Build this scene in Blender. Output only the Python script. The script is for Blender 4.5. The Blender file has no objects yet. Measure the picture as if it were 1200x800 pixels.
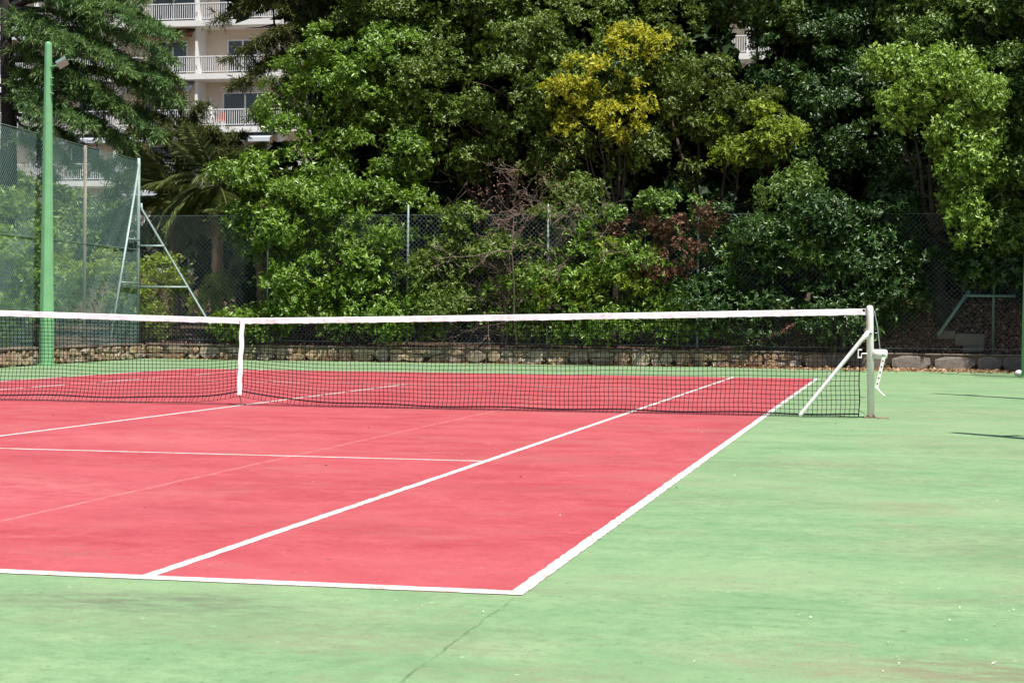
import bpy, math, random
import numpy as np
from mathutils import Vector, Matrix

random.seed(7)
RNG = np.random.default_rng(11)
scene = bpy.context.scene
COL = scene.collection
R = math.radians

# ------------------------------------------------------------------ camera
CP = Vector((6.717, -17.840, 0.942)); FPX = 2100.5
YAW, PIT, ROL = -0.21114, -0.01296, 0.0093
_f = Vector((math.sin(YAW)*math.cos(PIT), math.cos(YAW)*math.cos(PIT), math.sin(PIT)))
_r = _f.cross(Vector((0, 0, 1))).normalized(); _u = _r.cross(_f)
_r2 = _r*math.cos(ROL)+_u*math.sin(ROL); _u2 = -_r*math.sin(ROL)+_u*math.cos(ROL)
cam_d = bpy.data.cameras.new('camera'); cam = bpy.data.objects.new('camera', cam_d); COL.objects.link(cam)
M4 = Matrix((( _r2.x, _u2.x, -_f.x, CP.x), (_r2.y, _u2.y, -_f.y, CP.y), (_r2.z, _u2.z, -_f.z, CP.z), (0, 0, 0, 1)))
cam.matrix_world = M4
cam_d.sensor_width = 36; cam_d.lens = FPX/1200*36
cam_d.clip_start = .05; cam_d.clip_end = 3000
cam_d.dof.use_dof = True; cam_d.dof.focus_distance = 19; cam_d.dof.aperture_fstop = 16
scene.camera = cam
def W(u, v, y):
    """world point at depth y that the photograph shows at (u, v)"""
    d = _f + _r2*((u-600)/FPX) - _u2*((v-400)/FPX)
    return CP + d*((y-CP.y)/d.y)

# ------------------------------------------------------------------ light
SUN_EL = R(65); SUN_AZ = R(138)          # azimuth clockwise from +Y
S = Vector((math.sin(SUN_AZ)*math.cos(SUN_EL), math.cos(SUN_AZ)*math.cos(SUN_EL), math.sin(SUN_EL)))
wd = bpy.data.worlds.new('World'); scene.world = wd; wd.use_nodes = True
nt = wd.node_tree; nt.nodes.clear()
sky = nt.nodes.new('ShaderNodeTexSky'); sky.sky_type = 'NISHITA'; sky.sun_disc = False
sky.sun_elevation = SUN_EL; sky.sun_rotation = SUN_AZ
bg = nt.nodes.new('ShaderNodeBackground'); bg.inputs[1].default_value = .062
wo = nt.nodes.new('ShaderNodeOutputWorld')
nt.links.new(sky.outputs[0], bg.inputs[0]); nt.links.new(bg.outputs[0], wo.inputs[0])
sl = bpy.data.lights.new('sun', 'SUN'); sl.energy = 5.0; sl.angle = R(.5); sl.color = (1, .955, .88)
so = bpy.data.objects.new('sun', sl); COL.objects.link(so); so.location = (20, -20, 40)
so.rotation_euler = (-S).to_track_quat('-Z', 'Y').to_euler()
vs = scene.view_settings; vs.view_transform = 'Standard'; vs.look = 'None'; vs.gamma = 1; vs.use_curve_mapping = False
vs.exposure = .62

# ------------------------------------------------------------------ helpers
class NB:
    """short node-tree builder"""
    def __init__(s, name):
        s.m = bpy.data.materials.new(name); s.m.use_nodes = True
        s.t = s.m.node_tree; s.t.nodes.clear()
    def n(s, typ, ins=None, **kw):
        k = s.t.nodes.new('ShaderNode'+typ)
        for a, b in kw.items(): setattr(k, a, b)
        for a, b in (ins or {}).items(): s.put(k.inputs[a], b)
        return k
    def put(s, sock, b):
        if isinstance(b, bpy.types.NodeSocket): s.t.links.new(b, sock)
        else: sock.default_value = (*b, 1) if isinstance(b, tuple) and len(b) == 3 and sock.type == 'RGBA' else b
    def pos(s, scale=(1, 1, 1), obj=False):
        o = s.n('TexCoord').outputs['Object'] if obj else s.n('NewGeometry').outputs['Position']
        mp = s.n('Mapping', {0: o}); mp.inputs['Scale'].default_value = scale
        return mp.outputs[0]
    def noise(s, vec, scale, detail=4, rough=.6, dist=0):
        return s.n('TexNoise', {'Vector': vec, 'Scale': scale, 'Detail': detail, 'Roughness': rough, 'Distortion': dist}).outputs[0]
    def ramp(s, fac, stops, interp='LINEAR'):
        r = s.n('ValToRGB', {0: fac}); cr = r.color_ramp; cr.interpolation = interp
        while len(cr.elements) < len(stops): cr.elements.new(.5)
        for e, (p, c) in zip(cr.elements, stops):
            e.position = p; e.color = (*c, 1) if isinstance(c, tuple) else (c, c, c, 1)
        return r.outputs[0]
    def mix(s, fac, a, b, typ='MIX'):
        k = s.n('Mix', data_type='RGBA', blend_type=typ)
        s.put(k.inputs[0], fac); s.put(k.inputs[6], a); s.put(k.inputs[7], b)
        return k.outputs[2]
    def math(s, op, a, b=0, c=None):
        k = s.n('Math', operation=op); s.put(k.inputs[0], a); s.put(k.inputs[1], b)
        if c is not None: s.put(k.inputs[2], c)
        return k.outputs[0]
    def bsdf(s, col, rough=.6, metal=0, spec=.5, bump=None, bstr=.3, bdist=.01):
        p = s.n('BsdfPrincipled', {'Base Color': col, 'Roughness': rough, 'Metallic': metal, 'Specular IOR Level': spec})
        if bump is not None:
            b = s.n('Bump', {'Height': bump, 'Strength': bstr, 'Distance': bdist}); s.t.links.new(b.outputs[0], p.inputs['Normal'])
        return p.outputs[0]
    def out(s, sh):
        o = s.n('OutputMaterial'); s.t.links.new(sh, o.inputs[0]); return s.m

def simple(name, c1, c2, rough=.6, scale=6, metal=0, spec=.5, bstr=.2, rnd=0, bdist=.01):
    b = NB(name); p = b.pos(); f = b.noise(p, scale, 5, .65)
    col = b.mix(b.ramp(f, [(.3, 0.0), (.7, 1.0)]), c1, c2)
    if rnd:
        o = b.n('ObjectInfo').outputs['Random']
        col = b.mix(b.math('MULTIPLY', o, rnd), col, tuple(x*.45 for x in c1))
    return b.out(b.bsdf(col, rough, metal, spec, f, bstr, bdist))

class MB:
    def __init__(s): s.v = []; s.f = []
    def box(s, a, b):
        x0, y0, z0 = a; x1, y1, z1 = b; n = len(s.v)
        s.v += [(x0,y0,z0),(x1,y0,z0),(x1,y1,z0),(x0,y1,z0),(x0,y0,z1),(x1,y0,z1),(x1,y1,z1),(x0,y1,z1)]
        s.f += [tuple(n+i for i in q) for q in ((3,2,1,0),(4,5,6,7),(0,1,5,4),(1,2,6,5),(2,3,7,6),(3,0,4,7))]
        return s
    def tube(s, pts, rad, sides=8, caps=True):
        pts = [Vector(p) for p in pts]
        if not hasattr(rad, '__len__'): rad = [rad]*len(pts)
        n0 = len(s.v); k = len(pts); ref = None
        for i, p in enumerate(pts):
            t = (pts[min(i+1, k-1)]-pts[max(i-1, 0)])
            t = t.normalized() if t.length > 1e-9 else Vector((0, 0, 1))
            if ref is None: ref = t.orthogonal().normalized()
            ref = (ref - t*ref.dot(t)); ref = ref.normalized() if ref.length > 1e-6 else t.orthogonal().normalized()
            bi = t.cross(ref)
            for j in range(sides):
                a = 2*math.pi*j/sides
                s.v.append(tuple(p + (ref*math.cos(a)+bi*math.sin(a))*rad[i]))
        for i in range(k-1):
            for j in range(sides):
                a = n0+i*sides+j; b = n0+i*sides+(j+1) % sides
                s.f.append((a, b, b+sides, a+sides))
        if caps:
            s.f.append(tuple(n0+j for j in reversed(range(sides))))
            s.f.append(tuple(n0+(k-1)*sides+j for j in range(sides)))
        return s
    def poly(s, pts, f=None):
        n = len(s.v); s.v += [tuple(p) for p in pts]; s.f.append(tuple(range(n, n+len(pts)))); return s
    def mesh(s, name, m, smooth=False):
        me = bpy.data.meshes.new(name); me.from_pydata(s.v, [], s.f); me.update()
        if m: me.materials.append(m)
        if smooth: me.polygons.foreach_set('use_smooth', [True]*len(me.polygons))
        return me
    def build(s, name, m, parent=None, smooth=False, kind=None):
        return link(name, s.mesh(name, m, smooth), parent, kind)

def link(name, me, parent=None, kind=None):
    o = bpy.data.objects.new(name, me); COL.objects.link(o)
    if parent is not None:
        o.parent = parent; o.location = -Vector(parent.location) if parent.type == 'EMPTY' and parent.get('_world') else (0, 0, 0)
    if kind: o['kind'] = kind
    return o
def bevel(o, w, seg=2):
    md = o.modifiers.new('bevel', 'BEVEL'); md.width = w; md.segments = seg; md.limit_method = 'ANGLE'; return o
def tag(o, label, cat=None, group=None, kind=None):
    o['label'] = label
    if cat: o['category'] = cat
    if group: o['group'] = group
    if kind: o['kind'] = kind
    return o
def thing(name, loc, label, cat, group=None):
    """Empty at the thing's base; its parts are modelled in world coordinates"""
    o = bpy.data.objects.new(name, None); COL.objects.link(o); o.location = loc; o.empty_display_size = .2
    o['_world'] = 1
    return tag(o, label, cat, group)

def kites(name, P, D, N, L, Wd, m, fold=.25, parent=None, kind=None):
    """n folded kite leaves as one mesh: base P, axis D, normal N, length L, width Wd"""
    P = np.asarray(P); n = len(P)
    D = D/np.linalg.norm(D, axis=1, keepdims=True)
    B = np.cross(D, N); B /= (np.linalg.norm(B, axis=1, keepdims=True)+1e-9)
    N = np.cross(B, D)
    L = np.broadcast_to(np.asarray(L, float).reshape(-1, 1), (n, 1)); Wd = np.broadcast_to(np.asarray(Wd, float).reshape(-1, 1), (n, 1))
    tip = P + D*L - N*L*.12
    mid = P + D*L*.45
    a = mid + B*Wd*.5 + N*Wd*fold; b = mid - B*Wd*.5 + N*Wd*fold
    V = np.stack([P, a, tip, b], 1).reshape(-1, 3).astype(np.float32)
    i = np.arange(n)*4
    F = np.stack([i, i+2, i+1, i, i+3, i+2], 1).reshape(-1).astype(np.int32)
    me = bpy.data.meshes.new(name)
    me.vertices.add(n*4); me.vertices.foreach_set('co', V.ravel())
    me.loops.add(n*6); me.loops.foreach_set('vertex_index', F)
    me.polygons.add(n*2); me.polygons.foreach_set('loop_start', np.arange(n*2, dtype=np.int32)*3)
    me.polygons.foreach_set('loop_total', np.full(n*2, 3, np.int32))
    me.update(calc_edges=True); me.materials.append(m)
    return link(name, me, parent, kind)

def unit(n):
    d = RNG.normal(size=(n, 3)); return d/np.linalg.norm(d, axis=1, keepdims=True)

def leafmat(name, dark, mid, light, rough=.42, trans=.28, spec=.5, patch=None, pscale=.9):
    b = NB(name); g = b.n('NewGeometry')
    r = g.outputs['Random Per Island']
    col = b.ramp(r, [(0, dark), (.5, mid), (1, light)])
    big = b.noise(b.pos(), pscale, 3, .6)
    col = b.mix(b.ramp(big, [(.35, 0.0), (.7, .45)]), col, patch or tuple(x*1.25 for x in mid))
    p = b.bsdf(col, rough, 0, spec)
    t = b.n('BsdfTranslucent', {'Color': b.mix(.4, col, (light[0]*1.2, light[1]*1.2, light[2]*.6))})
    mx = b.n('MixShader', {0: trans, 1: p, 2: t.outputs[0]})
    return b.out(mx.outputs[0])

# ------------------------------------------------------------------ materials
def court_paint(name, base, dk, lt, stain, joints, jcol, spots_=()):
    b = NB(name); P = b.pos()
    streak = b.noise(b.pos((1, 1.2, 1)), 2.0, 10, .74, .3)
    fine = b.noise(b.pos((1, 1.3, 1)), 13, 8, .76, .2)
    blot = b.noise(b.pos((.5, 1, 1)), .75, 4, .55, .2)
    grit = b.noise(P, 90, 3, .6)
    col = b.mix(b.ramp(streak, [(.38, 0.0), (.66, 1.0)]), base, lt)
    col = b.mix(b.math('MULTIPLY', b.ramp(fine, [(.46, 0.0), (.66, 1.0)]), .62), col, dk)
    col = b.mix(b.math('MULTIPLY', b.ramp(blot, [(.46, 0.0), (.68, 1.0)]), .65), col, lt)
    st = b.math('MULTIPLY', b.ramp(b.noise(b.pos((.6, 1.1, 1)), 1.3, 9, .74, .4), [(.52, 0.0), (.70, 1.0)]), b.ramp(fine, [(.38, .1), (.58, 1.0)]))
    col = b.mix(b.math('MULTIPLY', st, .8), col, stain)
    st2 = b.math('MULTIPLY', b.ramp(b.noise(b.pos((.7, 1.3, 1)), .8, 8, .7, .6), [(.53, 0.0), (.66, 1.0)]), b.ramp(fine, [(.40, .15), (.55, 1.0)]))
    col = b.mix(b.math('MULTIPLY', st2, .55), col, tuple(.45*q+.55*w for q, w in zip(dk, stain)))
    scr = b.ramp(b.noise(b.pos((1, 2.5, 1)), 17, 5, .7, .6), [(.655, 0.0), (.69, 1.0)])
    col = b.mix(b.math('MULTIPLY', scr, .38), col, stain)
    col = b.mix(b.math('MULTIPLY', b.ramp(grit, [(.34, 1.0), (.46, 0.0)]), .5), col, dk)
    spots = b.n('TexVoronoi', {'Vector': P, 'Scale': 2.4}).outputs['Distance']
    col = b.mix(b.math('MULTIPLY', b.ramp(spots, [(.02, 1.0), (.035, 0.0)]), .7), col, (.06, .05, .045))
    sp2 = b.n('TexVoronoi', {'Vector': P, 'Scale': 11.0}).outputs['Distance']
    col = b.mix(b.math('MULTIPLY', b.ramp(sp2, [(.05, 1.0), (.11, 0.0)]), .55), col, tuple(.5*q for q in dk))
    sp3 = b.n('TexVoronoi', {'Vector': b.pos((1.03, .97, 1)), 'Scale': 6.1}).outputs['Distance']
    col = b.mix(b.math('MULTIPLY', b.ramp(sp3, [(.03, 1.0), (.06, 0.0)]), .6), col, tuple(min(.75, 1.5*q+.1) for q in lt))
    sx = b.n('SeparateXYZ', {0: P}); wob = b.noise(P, 3.5, 8, .72)
    w2 = b.math('MULTIPLY', b.math('SUBTRACT', wob, .5), .075)
    for (cx, cy, rx, ry, amt, c_) in spots_:
        ex = b.math('DIVIDE', b.math('SUBTRACT', sx.outputs[0], cx), rx); ey = b.math('DIVIDE', b.math('SUBTRACT', sx.outputs[1], cy), ry)
        rr_ = b.math('ADD', b.math('MULTIPLY', ex, ex), b.math('MULTIPLY', ey, ey))
        mk = b.math('MULTIPLY', b.ramp(rr_, [(0, 1.0), (1, 0.0)]), b.ramp(b.noise(b.pos((.8, 2.2, 1)), 7, 9, .78, .4), [(.42, 0.0), (.6, 1.0)]))
        col = b.mix(b.math('MULTIPLY', mk, amt), col, c_)
    for axis, at, wid, lo, hi in joints:
        q = sx.outputs[0 if axis == 'x' else 1]; o = sx.outputs[1 if axis == 'x' else 0]
        dd = b.math('ABSOLUTE', b.math('ADD', b.math('SUBTRACT', q, at), w2))
        on = b.ramp(b.math('DIVIDE', dd, wid), [(.35, 1.0), (1, 0.0)])
        on = b.math('MULTIPLY', on, b.math('MULTIPLY', b.math('GREATER_THAN', o, lo), b.math('LESS_THAN', o, hi)))
        on = b.math('MULTIPLY', on, b.ramp(b.noise(P, 5, 3, .7), [(.36, .15), (.58, .85)]))
        col = b.mix(on, col, jcol)
    h = b.math('ADD', b.math('MULTIPLY', grit, .5), b.math('MULTIPLY', fine, .5))
    return b.out(b.bsdf(col, b.ramp(streak, [(.3, .62), (.7, .8)]), 0, .35, h, .35, .004))

M_green = court_paint('green_acrylic', (.149, .278, .131), (.103, .187, .088), (.236, .346, .180), (.255, .222, .155),
                      [('x', 5.47, .006, -20, -11.95), ('y', -11.93, .006, 5.5, 7.2)], (.085, .14, .065),
                      [(4.35, -12.35, .75, .28, .8, (.115, .125, .09)), (4.9, -12.75, .9, .35, .5, (.19, .19, .12)), (6.95, -12.85, .4, .25, .85, (.17, .14, .09)), (6.6, -12.95, .35, .15, .6, (.24, .19, .12)),
                       (6.8, -8.6, .35, .5, .6, (.26, .19, .13)), (7.6, -4.4, 1.1, .8, .5, (.24, .22, .14)), (7.4, 1.5, 1.2, 1.6, .45, (.26, .25, .16)), (7.3, -10.6, .5, .5, .5, (.2, .2, .12)), (5.75, -13.2, .4, .2, .6, (.22, .2, .13))])
M_red = court_paint('red_acrylic', (.372, .049, .062), (.28, .036, .045), (.455, .092, .108), (.36, .15, .125),
                    [('x', 2.75, .014, -12, 3)], (.60, .22, .22),
                    [(3.4, -9.8, .6, .5, .6, (.30, .06, .065)), (5.3, -2.5, .25, 3, .5, (.25, .06, .06)), (1.5, -5.0, 1.6, 1.2, .4, (.55, .17, .18)), (2.0, -9, 1.4, 1.0, .4, (.56, .19, .2))])
def line_paint():
    b = NB('white_line_paint'); P = b.pos()
    n1 = b.noise(P, 9, 6, .7); n2 = b.noise(b.pos((1, 1, 1)), 45, 4, .7)
    sx = b.n('SeparateXYZ', {0: P})
    far = b.ramp(sx.outputs[1], [(0, .0), (1, .0)])
    col = b.mix(b.ramp(n1, [(.4, 0.0), (.75, .8)]), (.64, .63, .61), (.46, .42, .38))
    col = b.mix(b.math('MULTIPLY', b.ramp(b.math('MULTIPLY', n1, n2), [(.27, 0.0), (.34, 1.0)]), .75), col, (.40, .25, .2))
    return b.out(b.bsdf(col, .7, 0, .3, n2, .3, .003))
M_line = line_paint()
def worn_line():
    b = NB('worn_line_paint'); P = b.pos()
    n1 = b.noise(b.pos((1.2, 1.2, 1)), 1.1, 6, .75, .4)
    col = b.mix(b.ramp(n1, [(.42, 0.0), (.58, 1.0)]), (.76, .72, .70), (.66, .2, .2))
    return b.out(b.bsdf(col, .7, 0, .3))
M_worn = worn_line()

def white_metal():
    b = NB('white_painted_steel'); P = b.pos(obj=True)
    n = b.noise(b.pos(), 14, 6, .7); n2 = b.noise(b.pos((1, 1, .3)), 60, 3, .6)
    col = b.mix(b.ramp(n, [(.35, 0.0), (.7, .5)]), (.82, .82, .81), (.70, .67, .62))
    col = b.mix(b.ramp(b.math('MULTIPLY', n, n2), [(.42, 0.0), (.46, .8)]), col, (.30, .17, .10))
    return b.out(b.bsdf(col, .42, 0, .5, n2, .08, .002))
M_white = white_metal()
M_rust = simple('rusted_steel', (.19, .13, .09), (.33, .27, .20), .75, 25)
M_galv = simple('galvanised_steel', (.24, .33, .31), (.36, .46, .43), .5, 18, .25)
M_galv_d = simple('dark_green_steel', (.10, .18, .16), (.16, .26, .23), .55, 18, .1)
M_rustpost = simple('rusty_grey_post', (.30, .24, .19), (.42, .37, .31), .7, 12)
M_wire = simple('chain_link_wire', (.07, .105, .105), (.14, .19, .19), .5, 30, .3)
M_wire_g = simple('green_chain_link_wire', (.10, .215, .20), (.17, .30, .275), .5, 30, .15)
M_pole = simple('green_pole_paint', (.145, .36, .17), (.20, .45, .225), .45, 3, 0, .5, .04)
M_cord = simple('black_net_cord', (.006, .006, .008), (.014, .014, .017), .85, 40, 0, .1)
def band():
    b = NB('white_net_band'); n = b.noise(b.pos((2.5, 1, 40)), 3, 6, .72); n3 = b.noise(b.pos((9, 1, 9)), 3, 4, .6)
    col = b.mix(b.ramp(n, [(.44, 0.0), (.62, .85)]), (.70, .69, .70), (.34, .29, .32))
    return b.out(b.bsdf(col, .75, 0, .25, b.math('ADD', n, n3), .5, .006))
M_band = band()
M_strap = simple('white_strap_webbing', (.76, .83, .83), (.80, .87, .87), .7, 20, bstr=.1)
def stone_mat(name, stops, sc=1):
    b = NB(name); o = b.n('ObjectInfo').outputs['Random']
    col = b.ramp(o, stops)
    n = b.noise(b.pos(), 11*sc, 7, .7); n2 = b.noise(b.pos(), 50*sc, 4, .7)
    col = b.mix(b.ramp(n, [(.38, 0.0), (.7, .75)]), col, (.16, .11, .075))
    col = b.mix(b.ramp(n2, [(.5, 0.0), (.75, .4)]), col, (.52, .47, .4))
    return b.out(b.bsdf(col, .85, 0, .25, b.math('ADD', n, n2), .8, .02))
M_stone = stone_mat('rubble_stone', [(0, (.42, .25, .14)), (.2, (.46, .37, .27)), (.4, (.42, .36, .30)), (.6, (.48, .37, .22)), (.8, (.42, .26, .19)), (1, (.50, .45, .38))])
M_block = stone_mat('grey_block_stone', [(0, (.22, .20, .18)), (.5, (.27, .25, .23)), (1, (.19, .18, .17))])
M_mortar = simple('old_mortar', (.20, .155, .115), (.36, .30, .235), .9, 9, 0, .2, .8, bdist=.02)
M_coping = simple('dark_coping', (.075, .058, .045), (.25, .21, .165), .9, 5, 0, .2, .8, bdist=.02)  # mottled dark brown over the whole coping
def soil():
    b = NB('soil_with_litter'); P = b.pos(); n = b.noise(P, 1.5, 8, .7); n2 = b.noise(P, 16, 6, .75)
    col = b.mix(b.ramp(n2, [(.35, 0.0), (.68, 1.0)]), (.05, .034, .025), (.16, .098, .068))
    col = b.mix(b.ramp(n, [(.45, 0.0), (.6, .8)]), col, (.05, .055, .02))
    return b.out(b.bsdf(col, .95, 0, .1, b.math('ADD', n, n2), 1, .06))
M_soil = soil()
def bark(name, c1, c2):
    b = NB(name); n = b.noise(b.pos((6, 6, 1.4)), 3, 7, .7); 
    return b.out(b.bsdf(b.mix(b.ramp(n, [(.35, 0.0), (.65, 1.0)]), c1, c2), .9, 0, .15, n, 1, .03))
M_bark = bark('grey_bark', (.04, .03, .024), (.15, .115, .09))
M_bark_d = bark('dark_bark', (.022, .02, .018), (.075, .062, .055))
M_twig = bark('dead_twig', (.12, .085, .072), (.30, .22, .19))
M_palmbark = bark('palm_trunk_fibre', (.12, .075, .045), (.30, .20, .13))
LM = {
 'glossy': leafmat('glossy_leaf', (0.043, 0.105, 0.012), (0.110, 0.219, 0.024), (0.235, 0.379, 0.048), .36, .24, .5, patch=(0.163, 0.240, 0.024)),
 'mid':    leafmat('broad_leaf', (0.043, 0.083, 0.014), (0.096, 0.171, 0.026), (0.190, 0.286, 0.043), .4, .22, .45, patch=(0.150, 0.194, 0.029)),
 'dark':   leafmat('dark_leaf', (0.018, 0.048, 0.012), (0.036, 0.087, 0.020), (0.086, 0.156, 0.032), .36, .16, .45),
 'olive':  leafmat('olive_leaf', (0.041, 0.085, 0.015), (0.088, 0.148, 0.024), (0.176, 0.228, 0.036), .42, .24, .4, patch=(0.124, 0.160, 0.020)),
 'yellow': leafmat('yellow_leaf', (0.147, 0.180, 0.022), (0.405, 0.408, 0.035), (0.644, 0.608, 0.060), .5, .35, .3, patch=(0.350, 0.380, 0.030)),
 'lime':   leafmat('lime_leaf', (0.094, 0.165, 0.020), (0.209, 0.308, 0.035), (0.352, 0.440, 0.055), .45, .35, .3, patch=(0.264, 0.308, 0.030)),
 'ivy':    leafmat('ivy_leaf', (0.052, 0.110, 0.023), (0.114, 0.201, 0.039), (0.215, 0.320, 0.063), .38, .22, .45),
 'pale':   leafmat('pale_ivy_leaf', (0.095, 0.182, 0.030), (0.206, 0.339, 0.058), (0.378, 0.528, 0.104), .4, .26, .4, patch=(0.252, 0.378, 0.056)),
 'brown':  leafmat('dead_leaf', (.065, .032, .022), (.16, .082, .055), (.28, .165, .12), .8, .15, .2),
 'straw':  leafmat('dry_leaf', (.16, .085, .045), (.33, .20, .12), (.52, .38, .25), .8, .1, .2),
 'litter': leafmat('bank_litter_leaf', (0.135, 0.063, 0.041), (0.330, 0.168, 0.115), (0.600, 0.364, 0.270), .8, .08, .2),
 'palm':   leafmat('palm_leaflet', (0.039, 0.064, 0.018), (0.088, 0.123, 0.033), (0.220, 0.242, 0.083), .4, .2, .4),
 'needle': leafmat('cedar_needle', (0.052, 0.116, 0.055), (0.102, 0.203, 0.082), (0.205, 0.337, 0.109), .55, .2, .3, patch=(0.215, 0.310, 0.068)),
 'pine':   leafmat('cypress_spray', (.034, .050, .014), (.080, .100, .026), (.16, .18, .05), .55, .18, .3),
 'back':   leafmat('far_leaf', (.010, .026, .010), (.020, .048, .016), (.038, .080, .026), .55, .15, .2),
 'petal':  leafmat('white_petal', (.6, .6, .55), (.75, .74, .7), (.82, .82, .8), .6, .1),
}

# ------------------------------------------------------------------ ground, court
XS = np.unique(np.concatenate([[-900, -400, -200, -120, -80, -60, -45, -35, -25, -20], np.arange(-16, -9.6, .8), [-9.45, -9.2, -9.15], np.arange(-8.5, 4, 1.5), np.arange(4, 10, .25), [11, 13, 16, 20, 30, 45, 80, 150, 400, 900]]))
YS = np.unique(np.concatenate([[-900, -300, -100, -50, -30, -20], np.arange(-14, 18, 4), [18.3, 18.35, 18.62], np.arange(18.75, 22, .25), [22.5, 23, 24, 26, 28, 31, 35, 40, 48, 58, 70, 84, 100, 140, 250, 500, 900]]))
SKEW = .085
def xl(y): return SKEW*max(0, min(40, 18.32-y))
def hgt(x, y):
    x = x - xl(y) if x < -6 else x
    if y < 18.34 and x > -9.19: return -.06
    side = .22
    if y <= 18.34: return side + min(1.5, max(0, -9.45-x)*.05)
    d = y-18.6
    g = .24 + .05*max(0, d)
    k = min(1, max(0, (x-3.2)/2.6)); k = k*k*(3-2*k)
    bank = 1.25*(1-math.exp(-max(0, d)/1.0))
    g += k*bank
    n = .06*math.sin(x*2.1+y*1.3)*math.sin(y*1.7-x*.6) if d > 0 else 0
    return min(g, 3.6) + n
def gh(x, y):
    if y <= 18.34: return -.06 if x > -9.19 else .22 + min(1.5, max(0, -9.45-x)*.05)
    return hgt(x, y)
gm = MB()
for y in YS:
    for x in XS:
        k = 1 if x <= -9.1 else max(0, (-4.5-x)/4.6) ; X = float(x)+xl(y)*k
        gm.v.append((X, float(y), gh(x, y)))
nx = len(XS)
for j in range(len(YS)-1):
    for i in range(nx-1):
        a = j*nx+i; gm.f.append((a, a+1, a+1+nx, a+nx))
g = gm.build('ground', M_soil, smooth=True); tag(g, 'dark soil ground rising as a bank behind the court', kind='structure')

am = MB(); ax0 = -9.14+xl(-21)
am.v = [(ax0, -21, -.055), (9.7, -21, -.055), (9.7, 18.31, -.055), (-9.14, 18.31, -.055), (ax0, -21, 0), (9.7, -21, 0), (9.7, 18.31, 0), (-9.14, 18.31, 0)]
am.f = [(3, 2, 1, 0), (4, 5, 6, 7), (0, 1, 5, 4), (1, 2, 6, 5), (2, 3, 7, 6), (3, 0, 4, 7)]
ap = am.build('court_apron', M_green)
tag(ap, 'worn green acrylic run-off surface around the tennis court', kind='structure')
pc = MB().box((-5.482, -11.882, -.02), (5.482, 11.882, .0016)).build('playing_court', M_red)
tag(pc, 'faded red acrylic playing surface of the tennis court', kind='structure')
def line(x0, y0, x1, y1, m=None):
    mb = MB(); z = .0032; nseg = max(1, int(max(x1-x0, y1-y0)/.05)); al = (x1-x0) > (y1-y0)
    rw = lambda: random.gauss(0, .0022)
    for i in range(nseg+1):
        t = i/nseg
        if al: X = x0+(x1-x0)*t; mb.v += [(X, y0+rw(), z), (X, y1+rw(), z)]
        else: Y = y0+(y1-y0)*t; mb.v += [(x1+rw(), Y, z), (x0+rw(), Y, z)]
    for i in range(nseg): a = 2*i; mb.f.append((a, a+2, a+3, a+1))
    mb.build('painted_line', m or M_line, pc)
D, Sg, B, SV = 5.485, 4.115, 11.885, 6.40
line(D-.055, -B, D, B); line(-D, -B, -D+.055, B, M_line)
line(-D+.055, -B, D-.055, -B+.09); line(-D+.055, B-.05, D-.055, B)
line(Sg-.05, -B+.09, Sg, B-.05); line(-Sg, -B+.09, -Sg+.05, B-.05, M_worn)
line(-Sg+.05, -SV, Sg-.05, -SV+.05); line(-Sg+.05, SV-.05, Sg-.05, SV, M_worn)
line(-.025, -SV+.05, .025, SV-.05)
line(-.025, -B+.09, .025, -B+.19)

# ------------------------------------------------------------------ stone walls
def stone_meshes(m, n, seed):
    rr = random.Random(seed); out = []
    for k in range(n):
        mb = MB(); c = rr.choice((7, 8, 9)); ring = []
        for j in range(c):
            a = 2*math.pi*(j+.5)/c+rr.uniform(-.2, .2)
            cx, cz = math.cos(a), math.sin(a); q = max(abs(cx), abs(cz))
            rad = (.5/q)*rr.uniform(.8, 1.08)*(.88 if q < .8 else 1)
            ring.append((cx*rad, cz*rad))
        tx, tz = rr.uniform(-.25, .25), rr.uniform(-.25, .25)
        for (sc, y) in ((1, .5), (1, -.2), (.96, -.36), (.82, -.43)):
            for (x, z) in ring: mb.v.append((x*sc+(rr.uniform(-.03, .03) if sc < 1 else 0), y+(x*tx+z*tz+rr.uniform(-.06, .06) if sc < 1 else 0), z*sc))
        for r_ in range(3):
            for j in range(c):
                a = r_*c+j; b = r_*c+(j+1) % c; mb.f.append((a, b, b+c, a+c))
        mb.f.append(tuple(3*c+j for j in range(c)))
        me = mb.mesh('stone', m, False)
        out.append(me)
    return out
SM = stone_meshes(M_stone, 16, 3); BM = stone_meshes(M_block, 6, 5)
def lay(wall, pts, meshes, side, name='stone'):
    for (s, z, w, h) in pts:
        o = link(name, random.choice(meshes), wall)
        dep = random.uniform(.08, .13)
        if side == 'back': o.location = Vector((s, 18.322-random.uniform(0, .03), z)) - wall.location; o.rotation_euler = (0, random.uniform(-.06, .06), 0)
        else: o.location = Vector((-9.172+random.uniform(0, .03), s, z)) - wall.location; o.rotation_euler = (random.uniform(-.06, .06), 0, math.pi/2)
        o.scale = (w*1.03, dep, h*1.03)
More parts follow.
